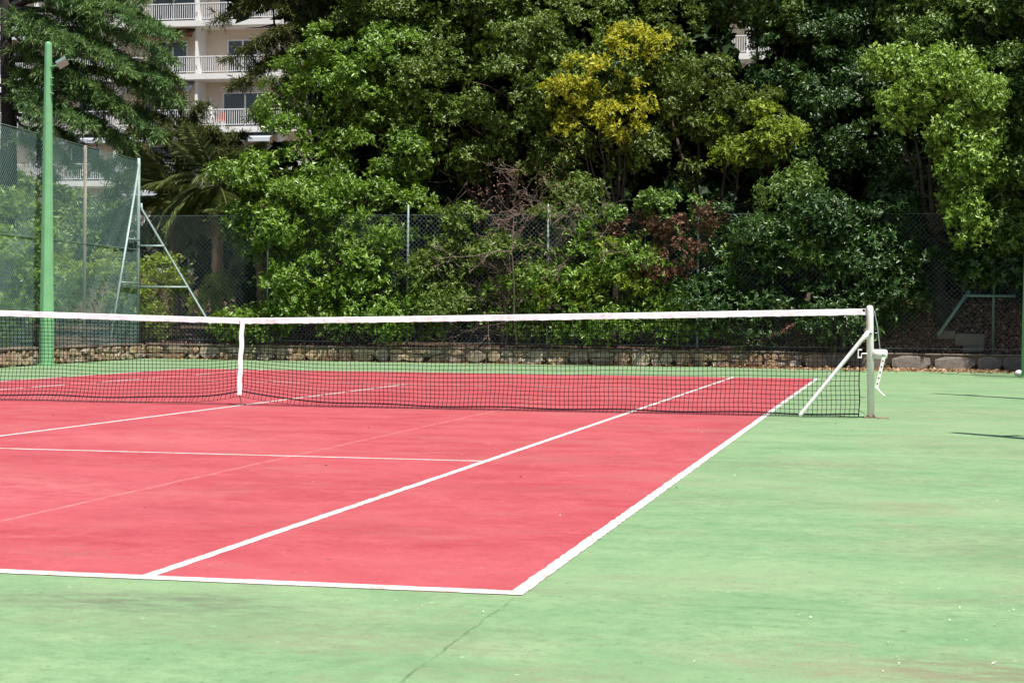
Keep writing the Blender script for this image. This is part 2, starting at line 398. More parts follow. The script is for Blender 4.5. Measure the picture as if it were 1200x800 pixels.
def rows(s0, s1, z0, z1, wmin, wmax, split=.62):
    """irregular courses: some stones fill the face, others are stacked in twos and threes"""
    out = []; s = s0
    while s < s1:
        w = random.uniform(wmin, wmax); H = z1-z0; k = random.random()
        if k > split: out.append((s+w/2, (z0+z1)/2, w*.97, H*random.uniform(.92, 1.03)))
        elif k > .12:
            f = random.uniform(.35, .65); sh = random.uniform(-.12, .12)*w
            out.append((s+w/2+sh, z0+H*f/2, w*.98, H*f*.98)); out.append((s+w/2-sh, z0+H*f+H*(1-f)/2, w*.95, H*(1-f)*.98))
        else:
            f = random.uniform(.4, .6)
            out.append((s+w/2, z0+H*f/2, w, H*f)); out.append((s+w*.27, z0+H*(f+1)/2, w*.5, H*(1-f))); out.append((s+w*.76, z0+H*(f+1)/2, w*.46, H*(1-f)*.95))
        s += w*1.01
    return out
wb = thing('stone_wall', (0, 18.45, 0), 'low rubble stone retaining wall along the far end of the court', 'wall')
MB().box((-9.16, 18.33, -.1), (9.9, 18.62, .288)).build('wall_core', M_mortar, wb)
def coping(a, b, axis, wall):
    mb = MB(); n = int((b-a)/.45); t = a
    for i in range(n):
        t2 = a+(b-a)*(i+1)/n
        j = [random.uniform(-.012, .012) for _ in range(3)]
        if axis == 'x': q = MB().box((t+.003, 18.256+j[0]*.7, .288), (t2-.003, 18.66, .328+j[1]*.6)).build('coping_stone', M_coping, wall)
        else: q = MB().box((-9.5, t+.003, .288), (-9.112+j[0]*.7, t2-.003, .33+j[1]*.6)).build('coping_stone', M_coping, wall)
        bevel(q, .012, 2); t = t2
coping(-9.1, 9.85, 'x', wb)
lay(wb, rows(-9.1, 5.2, .005, .28, .2, .55), SM, 'back')
lay(wb, rows(5.2, 9.8, .0, .285, .38, .85, .15), BM, 'back', 'block')
wl = thing('stone_wall', (-9.14, 18.32, 0), 'low rubble wall with dark coping along the side of the court by the green lamp pole', 'wall')
MB().box((-9.45, -20, -.1), (-9.18, 18.32, .288)).build('wall_core', M_mortar, wl)
coping(2, 18.2, 'y', wl)
lay(wl, rows(4, 18.2, .005, .28, .16, .38, .8), SM, 'left')

wl.rotation_euler.z = SKEW
# ------------------------------------------------------------------ tennis net
NETX = 6.44
def ntop(x): return .915 + .15*(min(1, abs(x)/NETX))**1.12
def nbot(x):
    lift = .115*math.exp(-abs(x)/.55)
    return .035 + lift + (.03*math.exp(-((x+2.5)/1.8)**2)) + .006*math.sin(x*5.1)
net = thing('tennis_net', (0, 0, 0), 'black mesh tennis net with white top band stretched across the red court', 'net')
def npt(x, t):
    zt = ntop(x)-.055; zb = nbot(x)
    bulge = .03*math.sin(math.pi*min(t, 1))*math.sin(x*.9+1)
    if t <= .955:
        q = t/.955
        return (x+.006*math.sin(17*t+x*3)*t, -bulge-.05*q**3, zt+(zb-zt)*q)
    q = (t-.955)/.045
    return (x+.01*math.sin(x*40), -.05-.055*q, max(.012, zb-.055*q))
NX = int(2*6.37/.045); NR = 21
mesh = MB()
for i in range(NX+1):
    x = -6.37+2*6.37*i/NX
    mesh.tube([npt(x, j/10*.955) for j in range(11)]+[npt(x, .98), npt(x, 1)], .0033, 3, False)
for j in range(1, NR):
    t = j/NR*.955
    mesh.tube([npt(-6.37+2*6.37*i/140, t) for i in range(141)], .0033, 3, False)
mesh.build('net_mesh', M_cord, net, kind='stuff')
MB().tube([npt(-6.37+2*6.37*i/240, .955) for i in range(241)], .0075, 5).build('bottom_cord', M_cord, net)
MB().tube([npt(-6.37+2*6.37*i/400, 1) for i in range(401)], .003, 4).build('hem_cord', M_cord, net)
for s in (-1, 1):
    MB().tube([npt(s*6.37, t/12) for t in range(13)], .006, 5).build('side_cord', M_cord, net)
bm_ = MB(); nb = 320; rr = random.Random(4); tw = [rr.uniform(-1, 1) for _ in range(nb+1)]
for i in range(nb+1):
    x = -6.42+2*6.42*i/nb; z = ntop(x); a = .0035*tw[i]; c = .004*math.sin(x*7)
    lo = z-.058+.003*tw[i-1]
    bm_.v += [(x, -.008+a*.6, z-.005), (x, 0, z+.003), (x, .008+a*.6, z-.005), (x, .020+c, lo), (x, -.026+c+a*1.6, lo)]
for i in range(nb):
    for j in range(5):
        a = i*5+j; b = i*5+(j+1) % 5; bm_.f.append((a, b, b+5, a+5))
bm_.f += [(4, 3, 2, 1, 0), tuple(nb*5+j for j in range(5))]
bm_.build('top_band', M_band, net)
st = MB(); k = 24
for i in range(k+1):
    z = .915-.001-(.915-.115)*i/k; y = -.03-.075*(i/k)**1.3; x = .004*math.sin(i*.9)
    w = .025-.003*math.sin(i*1.7)*(i/k)
    st.v += [(x-w, y, z), (x+w, y-.002, z), (x+w, y+.007, z), (x-w, y+.006, z)]
for i in range(k):
    for j in range(4):
        a = i*4+j; b = i*4+(j+1) % 4; st.f.append((a, a+4, b+4, b))
st.build('centre_strap', M_strap, net)
hk = MB(); hk.tube([(0, -.10, .125), (.006, -.085, .07), (.004, -.05, .03), (0, 0, .002)], .006, 6); hk.box((-.03, -.02, .004), (.03, .02, .012))
hk.build('strap_hook', M_rust, net)
for s in (-1, 1): MB().tube([(s*6.42, 0, ntop(6.42)-.012), (s*6.44, 0, 1.066)], .004, 6).build('net_cable', M_galv, net)
# dark clip and strap at the end of the band, lacing to the post
for s in (1, -1):
    e = MB().box((s*6.405-.012, -.016, .955), (s*6.405+.012, .016, 1.062)).build('end_strap', M_cord, net); bevel(e, .004)
    lx = s*6.37; px = s*6.43
    for z in (.42, .17, .03): MB().tube([(lx, -.01, z+.04), ((lx+px)/2, -.02, z+.03), (px, 0, z+(.03 if z > .1 else .0))], .003, 4).build('lacing', M_cord, net)

def make_post(label):
    p = thing('net_post', (6.47, 0, 0), label, 'post', 'net posts')
    t = MB(); pr = [(0, .035), (1.045, .035), (1.07, .034), (1.086, .028), (1.094, .017), (1.097, .002)]
    t.tube([(6.485-.022*z, 0, z+.004) for z, _ in pr], [r for _, r in pr], 20).build('tube', M_white, p, True)
    bp = MB(); bp.box((6.42, -.07, .0), (6.66, .07, .010)); bevel(bp.build('base_plate', M_rust, p), .003)
    col = MB().tube([(6.485, 0, .01), (6.485, 0, .03)], .045, 18).build('weld_collar', M_rust, p, True)
    b = MB(); b.tube([(6.455, -.05, .845), (6.425, -.055, .80), (6.39, -.06, .765), (5.815, -.15, .03), (5.80, -.152, .012)], [.023, .027, .020, .020, .018], 14).build('brace', M_white, p, True)
    MB().tube([(6.475, -.08, .83), (6.475, -.03, .83)], .014, 10).build('brace_bolt', M_galv, p, True)
    w = MB(); w.tube([(6.50, 0, .625), (6.62, 0, .625), (6.635, 0, .625)], [.047, .047, .034], 18).build('winch_housing', M_white, p, True)
    MB().tube([(6.60, -.075, .62), (6.60, .06, .62)], .016, 10).build('winch_axle', M_galv, p, True)
    c = MB(); c.v = []
    for z, x in ((.60, 6.602), (.30, 6.535)):
        c.v += [(x-.017, -.08, z), (x+.017, -.08, z), (x+.017, -.07, z), (x-.017, -.07, z)]
    c.f = [(3, 2, 1, 0), (4, 5, 6, 7), (0, 1, 5, 4), (1, 2, 6, 5), (2, 3, 7, 6), (3, 0, 4, 7)]
    cr = c.build('crank_arm', M_white, p)
    for i in range(5):
        z = .56-.055*i; x = 6.602-(.60-z)/.30*.067
        MB().tube([(x, -.082, z), (x, -.0795, z)], .0075, 8).build('hole', M_cord, cr)
    MB().tube([(6.535, -.075, .30), (6.56, -.10, .27), (6.615, -.14, .22)], .010, 8).build('crank_handle', M_white, p, True)
    MB().tube([(6.505, 0, 1.05), (6.535, 0, .9), (6.565, 0, .665)], .0045, 6).build('winch_cable', M_galv, p)
    h = MB(); h.tube([(6.44, -.03, .63), (6.39, -.05, .628)], .007, 6); h.box((6.352, -.06, .585), (6.362, -.04, .675)); h.box((6.362, -.06, .660), (6.392, -.04, .675)); h.box((6.362, -.06, .585), (6.392, -.04, .600)); h.box((6.384, -.06, .6), (6.392, -.04, .625))
    h.build('cable_hook', M_white, p)
    return p
np1 = make_post('white net post with diagonal brace and crank winch, hanging handle, beside the green run-off')
np2 = make_post('white net post at the net end farther from the crank handle shadows')
np2['label'] = 'white net post at the end of the net near the side wall'
np2.location.x = 6.47
for ch in np2.children: ch.location = ch.location
np2.rotation_euler = (0, 0, math.pi); np2.location = (-6.47, 0, 0)

# ------------------------------------------------------------------ light poles
def light_pole(x, y, h, label, lamp=True):
    p = thing('lamp_pole', (x, y, 0), label, 'pole', 'green lamp poles')
    prof = [(0, .138), (.9, .135), (h*.55, .102), (h-.03, .070), (h, .066), (h+.03, .06), (h+.05, .02)]
    sh = MB().tube([(x, y, z) for z, _ in prof], [r for _, r in prof], 8); bevel(sh.build('shaft', M_pole, p), .012)
    MB().tube([(x, y, 0), (x, y, .03)], .2, 12).build('base_flange', M_pole, p)
    if lamp:
        ar = MB().tube([(x+.05, y-.02, h-.42), (x+.22, y-.08, h-.40)], .02, 8).build('lamp_arm', M_pole, p)
        hs = MB(); hs.box((-.10, -.05, -.075), (.10, .05, .075)); ho = hs.build('floodlight', M_galv_d, p); bevel(ho, .015)
        ho.location = Vector((x+.33, y-.12, h-.36))-p.location; ho.rotation_euler = (R(35), R(-32), R(20))
        gl = MB().box((-.09, -.056, -.065), (.09, -.0515, .065)).build('lamp_glass', M_lens, ho)
        for dz in (.62, .75, .9): MB().tube([(x+.06, y-.03, h-dz), (x+.13, y-.06, h-dz)], .014, 6).build('step_peg', M_pole, p)
    return p
bb = NB('lamp_lens'); M_lens = bb.out(bb.bsdf((.45, .44, .42), .15, 0, .5))
light_pole(-8.46, 12.4, 5.85, 'tall pale green tapered lamp pole with a small floodlight, by the low side wall')
light_pole(9.1, 4.4, 6.0, 'green lamp pole on the open side of the court level with the far service box')
light_pole(9.1, -4.16, 6.0, 'green lamp pole on the open side of the court level with the near service line')
light_pole(8.98, 14.4, 5.6, 'green lamp pole at the court edge in front of the leaf-covered bank', True)

# ------------------------------------------------------------------ chain-link fences
def weave(a, b, z0, z1, axis, off, pitch, rad, m, parent, name='chain_link_mesh'):
    """diagonal wires between a and b along axis, clipped to the panel"""
    mb = MB(); L_ = b-a; H = z1-z0
    def P3(s, z, k): return (s, off+k, z) if axis == 'x' else (off+k, s, z)
    n = int((L_+H)/pitch)
    for sgn in (1, -1):
        for i in range(1, n):
            c = i*pitch
            s0 = max(0, c-H); s1 = min(L_, c)
            if s1-s0 < .01: continue
            q0, q1 = (s0, c-s0), (s1, c-s1)
            if sgn < 0: q0, q1 = (L_-q0[0], q0[1]), (L_-q1[0], q1[1])
            k = .004*sgn
            mid = 5; pts = []
            for t in range(mid+1):
                f = t/mid; s = q0[0]+(q1[0]-q0[0])*f; z = q0[1]+(q1[1]-q0[1])*f
                pts.append(P3(a+s, z0+z, k+.02*math.sin(s*1.3+z*2)*math.sin(math.pi*min(1, z/H))))
            mb.tube(pts, rad, 3, False)
    return mb.build(name, m, parent, kind='stuff')
def post(x, y, z0, z1, r, m, parent, name='fence_post'):
    MB().tube([(x, y, z0), (x, y, z1-.01), (x, y, z1)], [r, r, r*.6], 8).build(name, m, parent, True)
fb = thing('chain_link_fence', (0, 18.47, .3), 'grey chain-link fence on the far stone wall, overgrown with climbing shrubs', 'fence')
weave(-9.35, 9.6, .33, 3.1, 'x', 18.47, .10, .0027, M_wire, fb)
for u in (314, 478, 642, 818, 990, 1165):
    post(W(u, 300, 18.49).x, 18.49,   .2, 3.3, .024, M_galv if u < 900 else M_galv_d, fb)  # right-hand posts get the darker steel
MB().tube([(-9.3, 18.47, 3.08), (9.6, 18.47, 3.08)], .0022, 4).build('tension_wire', M_galv, fb)
MB().tube([(-9.3, 18.47, .42), (9.6, 18.47, .42)], .004, 4).build('tension_wire', M_galv, fb)
pa, pb_ = W(166, 245, 18.46), W(243, 375, 18.46)
MB().tube([(-9.3, 18.46, 3.35), pa, pb_, W(262, 408, 18.46)], .026, 8).build('brace', M_galv, fb, True)
MB().tube([(-9.35, 18.44, W(160, 336, 18.4).z), (W(220, 336, 18.4).x, 18.44, W(160, 336, 18.4).z)], .019, 8).build('rail', M_galv, fb, True)
MB().tube([(-9.35, 18.44, W(160, 288, 18.4).z), (W(192, 288, 18.4).x, 18.44, W(160, 288, 18.4).z)], .019, 8).build('rail', M_galv, fb, True)
q0, q1 = W(1099, 393, 18.44), W(1136, 340, 18.44)
MB().tube([q0, q1], .036, 8).build('brace', M_galv_d, fb, True)
q0, q1 = W(1131, 346, 18.43), W(1190, 347, 18.43)
MB().tube([q0, q1], .030, 8).build('rail', M_galv_d, fb, True)

fl = thing('chain_link_fence', (-9.14, 18.32, 0), 'tall green chain-link fence along the side wall, with a braced corner post', 'fence')
weave(2, 18.4, .33, 4.25, 'y', -9.33, .085, .0025, M_wire_g, fl)
post(-9.35, 18.47, .2, 4.33, .038, M_galv, fl, 'corner_post')
for y in (15.3, 9.6, 5.4, 2): post(-9.36, y, .2, 4.3, .034, M_rustpost, fl)
MB().tube([(-9.33, 18.4, 4.28), (-9.33, 2, 4.28)], .006, 4).build('tension_wire', M_galv, fl)
MB().tube([(-9.33, 18.4, 2.35), (-9.33, 2, 2.35)], .008, 4).build('tension_wire', M_galv, fl)
MB().tube([(-9.31, 18.40, 4.2), (-9.29, 16.55, .28)], .027, 8).build('brace', M_galv, fl, True)
for z in (1.62, 2.55): MB().tube([(-9.30, 18.4, z), (-9.295, 18.4-1.85*(4.2-z)/3.92, z)], .018, 8).build('rail', M_galv, fl, True)

fl.rotation_euler.z = SKEW
fr = thing('chain_link_fence', (9.2, 15, 0), 'short chain-link fence panel beside the green pole at the bank end of the court', 'fence')
for y in (13.2, 17.5): post(9.2, y, 0, 3.7, .03, M_galv, fr)
weave(13.2, 17.5, .05, 3.6, 'y', 9.2, .10, .0022, M_wire_g, fr)

# ------------------------------------------------------------------ foliage
def foliage(blobs, leaf, dens=1.0, per=7, puff=(.28, .62), front=True, gap=.2, inner=.35, seed=0, droop=0., fill=95):
    """leaf kites in twig rosettes; twigs sit on leafy puffs, puffs on the shells of ellipsoid blobs -> arrays"""
    LP, LD, LN, LL = [], [], [], []
    for bi, (c, r) in enumerate(blobs):
        c = np.array(c); r = np.array(r)
        area = 4*math.pi*((r[0]*r[1])**1.6/3+(r[0]*r[2])**1.6/3+(r[1]*r[2])**1.6/3)**(1/1.6)
        for shell in (0, 1):
            pm = (puff[0]+puff[1])/2
            n = int(area*dens*(1.3/(math.pi*pm*pm) if shell == 0 else inner*1.6/(math.pi*pm*pm)))+2
            d = unit(n)
            if front:
                drop = ((d[:, 1] > .3) & (RNG.random(n) < .8)) | ((d[:, 2] < -.7) & (RNG.random(n) < .5))
                d = d[~drop]
            cc = c + d*np.maximum(r-pm*.4, r*.4)*(RNG.uniform(.78, 1.14, (len(d), 1)) if shell == 0 else RNG.uniform(.3, .68, (len(d), 1)))
            if shell == 0: kp = RNG.random(len(cc)) > gap; cc = cc[kp]; d = d[kp]
            n = len(cc)
            if n == 0: continue
            rc = RNG.uniform(*puff, size=n)*RNG.choice([.42, .7, 1, 1.15], size=n)
            kk = np.maximum(5, (fill*rc*rc*(1 if shell == 0 else .45)*(.1/leaf[0])**1.3*4.2).astype(int))
            idx = np.repeat(np.arange(n), kk); m = len(idx)
            bias = d[idx]*.55+np.array([0, -.12, .5-droop])
            o = unit(m)*.95+bias; o /= np.linalg.norm(o, axis=1, keepdims=True)
            rr_ = rc[idx, None]*RNG.random((m, 1))**.33*RNG.uniform(.8, 1.12, (m, 1))
            flat = np.array([1.1, 1.0, .82])
            tp = cc[idx] + o*rr_*flat
            ax = o*.8 + RNG.normal(size=(m, 3))*.42 + np.array([0, 0, .3-droop])
            ax /= np.linalg.norm(ax, axis=1, keepdims=True)
            rnd = unit(m*per).reshape(m, per, 3)
            rad = rnd - ax[:, None, :]*np.sum(rnd*ax[:, None, :], 2, keepdims=True)
            rad /= np.linalg.norm(rad, axis=2, keepdims=True)
            op = RNG.uniform(.15, .9, (m, per, 1))
            dd = ax[:, None, :]*op + rad
            dd[..., 2] -= droop*.8
            nn = ax[:, None, :]*1.0 - rad*op + RNG.normal(size=(m, per, 3))*.25
            pp = tp[:, None, :] + ax[:, None, :]*RNG.uniform(-.06, .08, (m, per, 1))
            sc = RNG.uniform(.5, 1.35, (m, per))*RNG.uniform(.75, 1.2, n)[idx][:, None]*(1 if shell == 0 else 1.35)
            LP.append(pp.reshape(-1, 3)); LD.append(dd.reshape(-1, 3)); LN.append(nn.reshape(-1, 3)); LL.append((sc*leaf[0]).reshape(-1))
    return np.concatenate(LP), np.concatenate(LD), np.concatenate(LN), np.concatenate(LL)

def PB(lst):
    """(u, v, y, radius across, radius up, radius in depth[m]) -> blobs in metres"""
    out = []
    for (u, v, y, ru, rv, rd) in lst:
        c = W(u, v, y); s = (c-CP).dot(_f)/FPX
        out.append(((c.x, c.y, c.z), (ru*s, rd, rv*s)))
    return out
def gz(x, y): return hgt(x, y)

def trunk_mesh(base, blobs, r0, m, parent, seed=1, limbs=True):
    rr = random.Random(seed); mb = MB(); base = Vector(base)
    cs = [Vector(b[0]) for b in blobs]
    top = sum(cs, Vector())/len(cs); top.z = min(top.z, max(c.z for c in cs))
    fork = base.lerp(top, .45); fork.x += rr.uniform(-.2, .2)
    n = 6; pts = []
    for i in range(n+1):
        p = base.lerp(fork, i/n); p += Vector((rr.uniform(-.06, .06), rr.uniform(-.06, .06), 0))*(1 if 0 < i < n else 0); pts.append(p)
    mb.tube(pts, [r0*(1.25 if i == 0 else 1-.35*i/n) for i in range(n+1)], 9)
    for c in cs:
        q = []
        for i in range(7):
            f = i/6; p = fork.lerp(c, f*.95); p.z -= .25*math.sin(math.pi*f)*(1 if c.z > fork.z else -.6)
            p += Vector((rr.uniform(-.08, .08), rr.uniform(-.08, .08), rr.uniform(-.05, .05)))*(0 < i); q.append(p)
        mb.tube(q, [r0*.55*(1-f/6*.85) for f in range(7)], 7)
        for k in range(5):
            a = q[rr.randint(3, 6)]; e = a+Vector((rr.uniform(-1, 1), rr.uniform(-1, .3), rr.uniform(-.4, .9)))*.75
            mid = a.lerp(e, .5)+Vector((rr.uniform(-.1, .1), 0, rr.uniform(-.1, .1)))
            mb.tube([a, mid, e], [r0*.14, r0*.09, .006], 5)
    return mb.build('trunk', m, parent, True)

def plant(name, label, cat, base, blobs, mat_, leaf=(.10, .045), trunk=.12, group=None, barkm=None, extra=None, seed=1, upper=None, **kw):
    bz = gz(base[0], base[1]); t = thing(name, (base[0], base[1], bz), label, cat, group)
    trunk_mesh((base[0], base[1], bz-.05), blobs, trunk, barkm or M_bark, t, seed)
    P, Dr, N, L = foliage(blobs, leaf, seed=seed, **kw)
    kites('crown' if cat == 'tree' else 'foliage', P, Dr, N, L, L*leaf[1]/leaf[0], LM[mat_], parent=t)
    if upper:  # unseen tree tops above the view, added to shade the trees behind
        P, Dr, N, L = foliage(upper, (.24, .12), seed=seed+9, front=False, puff=(.5, 1.0), gap=.12, inner=.3, fill=70)
        kites('upper_crown', P, Dr, N, L, L*.5, LM[mat_], parent=t)
    for (m2, bl, k2) in (extra or []):
        P, Dr, N, L = foliage(bl, leaf, seed=seed+3, **{**kw, **k2})
        kites('tinted_sprays' if cat == 'tree' else 'sprays', P, Dr, N, L, L*leaf[1]/leaf[0], LM[m2], parent=t)  # sprays set apart by a second leaf colour
    return t

# trees standing right behind the fence
plant('evergreen_tree', 'leafy bright green evergreen tree beside the palms, its foliage spilling down over the fence', 'tree', (-4.9, 20.3),
      PB([(400, 100, 20.2, 78, 62, 1.0), (345, 195, 19.6, 62, 52, .9), (430, 190, 20.2, 70, 70, 1.0), (325, 268, 19.2, 52, 42, .7), (400, 280, 19.1, 62, 58, .7),
          (460, 95, 20.6, 60, 70, 1.0), (455, 260, 19.6, 48, 60, .7), (385, 330, 18.55, 66, 40, .5), (345, 120, 20.3, 50, 40, .8), (330, 260, 18.7, 56, 46, .5), (400, 250, 18.75, 60, 46, .5), (445, 290, 18.6, 26, 40, .35), (290, 215, 19.0, 36, 26, .4)]), 'glossy', (.088, .040), .16, puff=(.2, .52), inner=.22, seed=2, gap=.27)
plant('broadleaf_tree', 'tall dense mid-green tree rising above the tangle of dead brown twigs', 'tree', (-1.9, 21.4),
      PB([(540, 40, 21.0, 90, 70, 1.2), (500, 120, 20.6, 62, 70, 1.0), (630, 40, 21.2, 90, 60, 1.2), (600, 110, 20.6, 70, 55, 1.0), (545, 160, 20.8, 55, 50, .9), (470, 20, 21.6, 70, 60, 1.2), (660, 110, 20.6, 50, 50, .8), (690, 20, 21.6, 70, 50, 1)]),
      'mid', (.082, .038), .17, upper=[((-3.2, 22.4, 10.2), (2.2, 1.7, 1.9)), ((-.6, 22.2, 10.6), (2.0, 1.7, 2.0)), ((-5.2, 22.8, 9.8), (1.8, 1.5, 1.6))], puff=(.2, .52), inner=.22, seed=4, gap=.27)
plant('yellow_leaved_tree', 'tree with bright yellow autumn-coloured leaves among the green ones', 'tree', (.8, 20.1),
      PB([(712, 88, 19.6, 52, 34, .6), (665, 112, 19.5, 36, 24, .5), (728, 138, 19.5, 44, 32, .5), (690, 158, 19.6, 40, 30, .5), (748, 58, 19.8, 36, 28, .5), (700, 125, 19.6, 60, 36, .4)]),
      'yellow', (.075, .038), .08, seed=6, dens=.85, gap=0.40, inner=.1, fill=44, puff=(.14, .36),
      extra=[('mid', PB([(700, 170, 20.2, 76, 52, .8), (745, 100, 20.4, 60, 70, .7), (660, 200, 20.0, 40, 40, .5), (700, 90, 20.0, 60, 50, .5), (650, 120, 20.0, 36, 40, .5), (705, 125, 19.75, 50, 20, .4), (735, 85, 19.8, 30, 20, .3)]), dict(dens=1.00, inner=.5))])
plant('broadleaf_tree', 'olive green tree with sunlit tips painted as lime sprays next to the yellow-leaved tree', 'tree', (2.9, 20.6),
      PB([(815, 115, 20.2, 60, 55, 1.0), (860, 140, 20.0, 60, 50, .9), (800, 175, 20.0, 55, 42, .8), (772, 50, 20.9, 50, 50, 1.0), (880, 175, 19.7, 45, 36, .6)]),
      'olive', (.082, .038), .13, upper=[((2.3, 22.0, 9.9), (1.9, 1.6, 1.8)), ((1.0, 22.6, 11.3), (1.6, 1.5, 1.5))], puff=(.18, .46), inner=.25, seed=8, gap=.27,
      extra=[('lime', PB([(895, 160, 19.35, 34, 30, .4), (870, 182, 19.3, 24, 16, .35), (838, 142, 19.4, 18, 14, .3)]), dict(dens=0.89, inner=.2, gap=.27))])  # lime leaf colour paints the sunlit tips
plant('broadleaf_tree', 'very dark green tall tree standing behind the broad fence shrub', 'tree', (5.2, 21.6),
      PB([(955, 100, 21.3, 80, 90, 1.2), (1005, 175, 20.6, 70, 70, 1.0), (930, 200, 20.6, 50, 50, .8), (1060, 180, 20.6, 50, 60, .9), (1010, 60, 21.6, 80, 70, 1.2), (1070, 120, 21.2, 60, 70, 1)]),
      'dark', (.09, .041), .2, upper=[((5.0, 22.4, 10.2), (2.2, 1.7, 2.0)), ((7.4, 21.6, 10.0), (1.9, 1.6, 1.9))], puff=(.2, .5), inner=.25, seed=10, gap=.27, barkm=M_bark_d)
plant('broadleaf_tree', 'tree with lighter-coloured glossy sprays for the sunlit top above the dark tree', 'tree', (3.9, 22.6),
      PB([(925, 25, 21.9, 56, 40, .9), (960, 15, 22.0, 60, 36, .9), (884, 14, 22.2, 34, 24, .6), (835, 8, 22.2, 30, 22, .6), (940, 98, 21.0, 26, 16, .4)]),
      'ivy', (.088, .04), .15, puff=(.18, .42), seed=12, gap=.27)  # lighter leaf colour stands in for sun on the top leaves
plant('ivy_clad_tree', 'tree draped in pale green ivy that hangs down in a long column', 'tree', (7.6, 19.3),
      PB([(1112, 82, 18.3, 40, 34, .55), (1138, 130, 18.0, 30, 50, .5), (1090, 110, 18.2, 28, 28, .45), (1062, 130, 18.2, 22, 24, .4), (1132, 200, 17.9, 30, 44, .45), (1138, 250, 17.9, 22, 34, .4), (1155, 150, 18.1, 24, 60, .45), (1040, 82, 18.6, 24, 24, .4), (1120, 160, 18.1, 28, 40, .4)]),
      'pale', (.085, .045), .16, barkm=M_bark_d, seed=14, dens=1.22, gap=.27, puff=(.2, .42), droop=.35, inner=.8)
plant('broadleaf_tree', 'blue-green tree overhanging the bank beside the ivy-clad tree', 'tree', (9.6, 19.6),
      PB([(1150, 25, 20.0, 90, 46, 1.2), (1195, 110, 19.4, 40, 56, 1.0), (1205, 200, 18.9, 44, 50, 1.0), (1240, 120, 18.4, 50, 90, 1.2), (1100, 20, 20.8, 60, 46, 1.0), (1200, 275, 18.4, 40, 34, .8), (1290, 60, 17.6, 60, 60, 1.2)]),
      'ivy', (.086, .04), .2, upper=[((9.6, 20.4, 9.6), (2.0, 1.8, 1.8)), ((11.4, 18.9, 8.6), (1.8, 1.6, 1.8))], seed=16, gap=.27)
plant('broadleaf_tree', 'tall tree standing outside the fence on the open side of the court', 'tree', (11.6, 17.2),
      [((10.9, 16.9, 4.9), (1.1, 1.3, 1.2)), ((11.8, 16.2, 6.2), (1.4, 1.4, 1.4)), ((10.6, 17.6, 6.6), (1.3, 1.3, 1.3))], 'mid', (.16, .075), .18, seed=17, front=False, dens=0.67)

# shrubs on the wall and in the fence
plant('shrub', 'yellow-green shrub growing on the stone wall below the bright evergreen', 'shrub', (-4.6, 18.95),
      PB([(345, 368, 18.45, 50, 30, .32), (425, 368, 18.45, 60, 32, .32), (492, 378, 18.5, 30, 22, .3), (430, 330, 18.5, 34, 30, .3), (290, 380, 18.5, 30, 20, .3)]),
      'glossy', (.08, .04), .04, seed=20, gap=0.30, extra=[('lime', PB([(450, 355, 18.6, 40, 28, .25), (350, 375, 18.6, 44, 22, .25)]), dict(dens=0.56, inner=0, gap=0.36))])
plant('shrub', 'bright fresh green climber in the fence behind the middle of the net', 'shrub', (.2, 18.85),
      PB([(690, 305, 18.4, 40, 26, .25), (730, 330, 18.4, 50, 34, .3), (670, 350, 18.4, 64, 36, .3), (605, 355, 18.45, 46, 34, .28), (700, 272, 18.4, 18, 12, .2), (775, 350, 18.45, 44, 40, .3), (740, 300, 18.35, 24, 18, .2), (720, 385, 18.4, 80, 18, .25), (820, 380, 18.45, 50, 24, .28)]),
      'glossy', (.085, .033), .03, seed=22, gap=0.33, extra=[('lime', PB([(705, 300, 18.35, 30, 20, .2), (690, 350, 18.4, 70, 26, .2)]), dict(dens=0.44, inner=0, gap=0.42))])
plant('shrub', 'dull green thicket filling the fence under the dead twigs', 'shrub', (-1.9, 18.95),
      PB([(540, 372, 18.42, 50, 28, .3), (590, 325, 18.55, 50, 34, .3), (535, 318, 18.5, 46, 38, .3), (500, 345, 18.45, 26, 40, .28), (510, 285, 18.6, 30, 34, .28), (560, 262, 18.65, 34, 28, .28), (640, 385, 18.45, 50, 16, .25), (520, 250, 18.8, 34, 20, .3), (640, 290, 18.75, 40, 40, .25), (660, 240, 19.0, 40, 30, .3)]), 'mid', (.075, .03), .03, seed=24, gap=0.36, dens=0.78)
plant('withered_climber', 'withered climber with rust-brown dead leaves hanging on the fence', 'shrub', (1.9, 18.85),
      PB([(760, 270, 18.45, 36, 24, .25), (800, 282, 18.45, 30, 30, .25), (775, 310, 18.45, 40, 20, .22), (805, 350, 18.5, 26, 30, .2), (835, 250, 18.5, 18, 16, .2)]), 'brown', (.08, .045), .02, seed=26, gap=.35, droop=.5, puff=(.14, .3), fill=70, inner=.1,
      extra=[('ivy', PB([(780, 243, 18.4, 50, 15, .3), (725, 250, 18.4, 24, 12, .2), (790, 300, 18.8, 60, 46, .2), (845, 300, 18.6, 26, 46, .25)]), dict(droop=0, dens=.8, inner=.2, fill=80, gap=.25))])
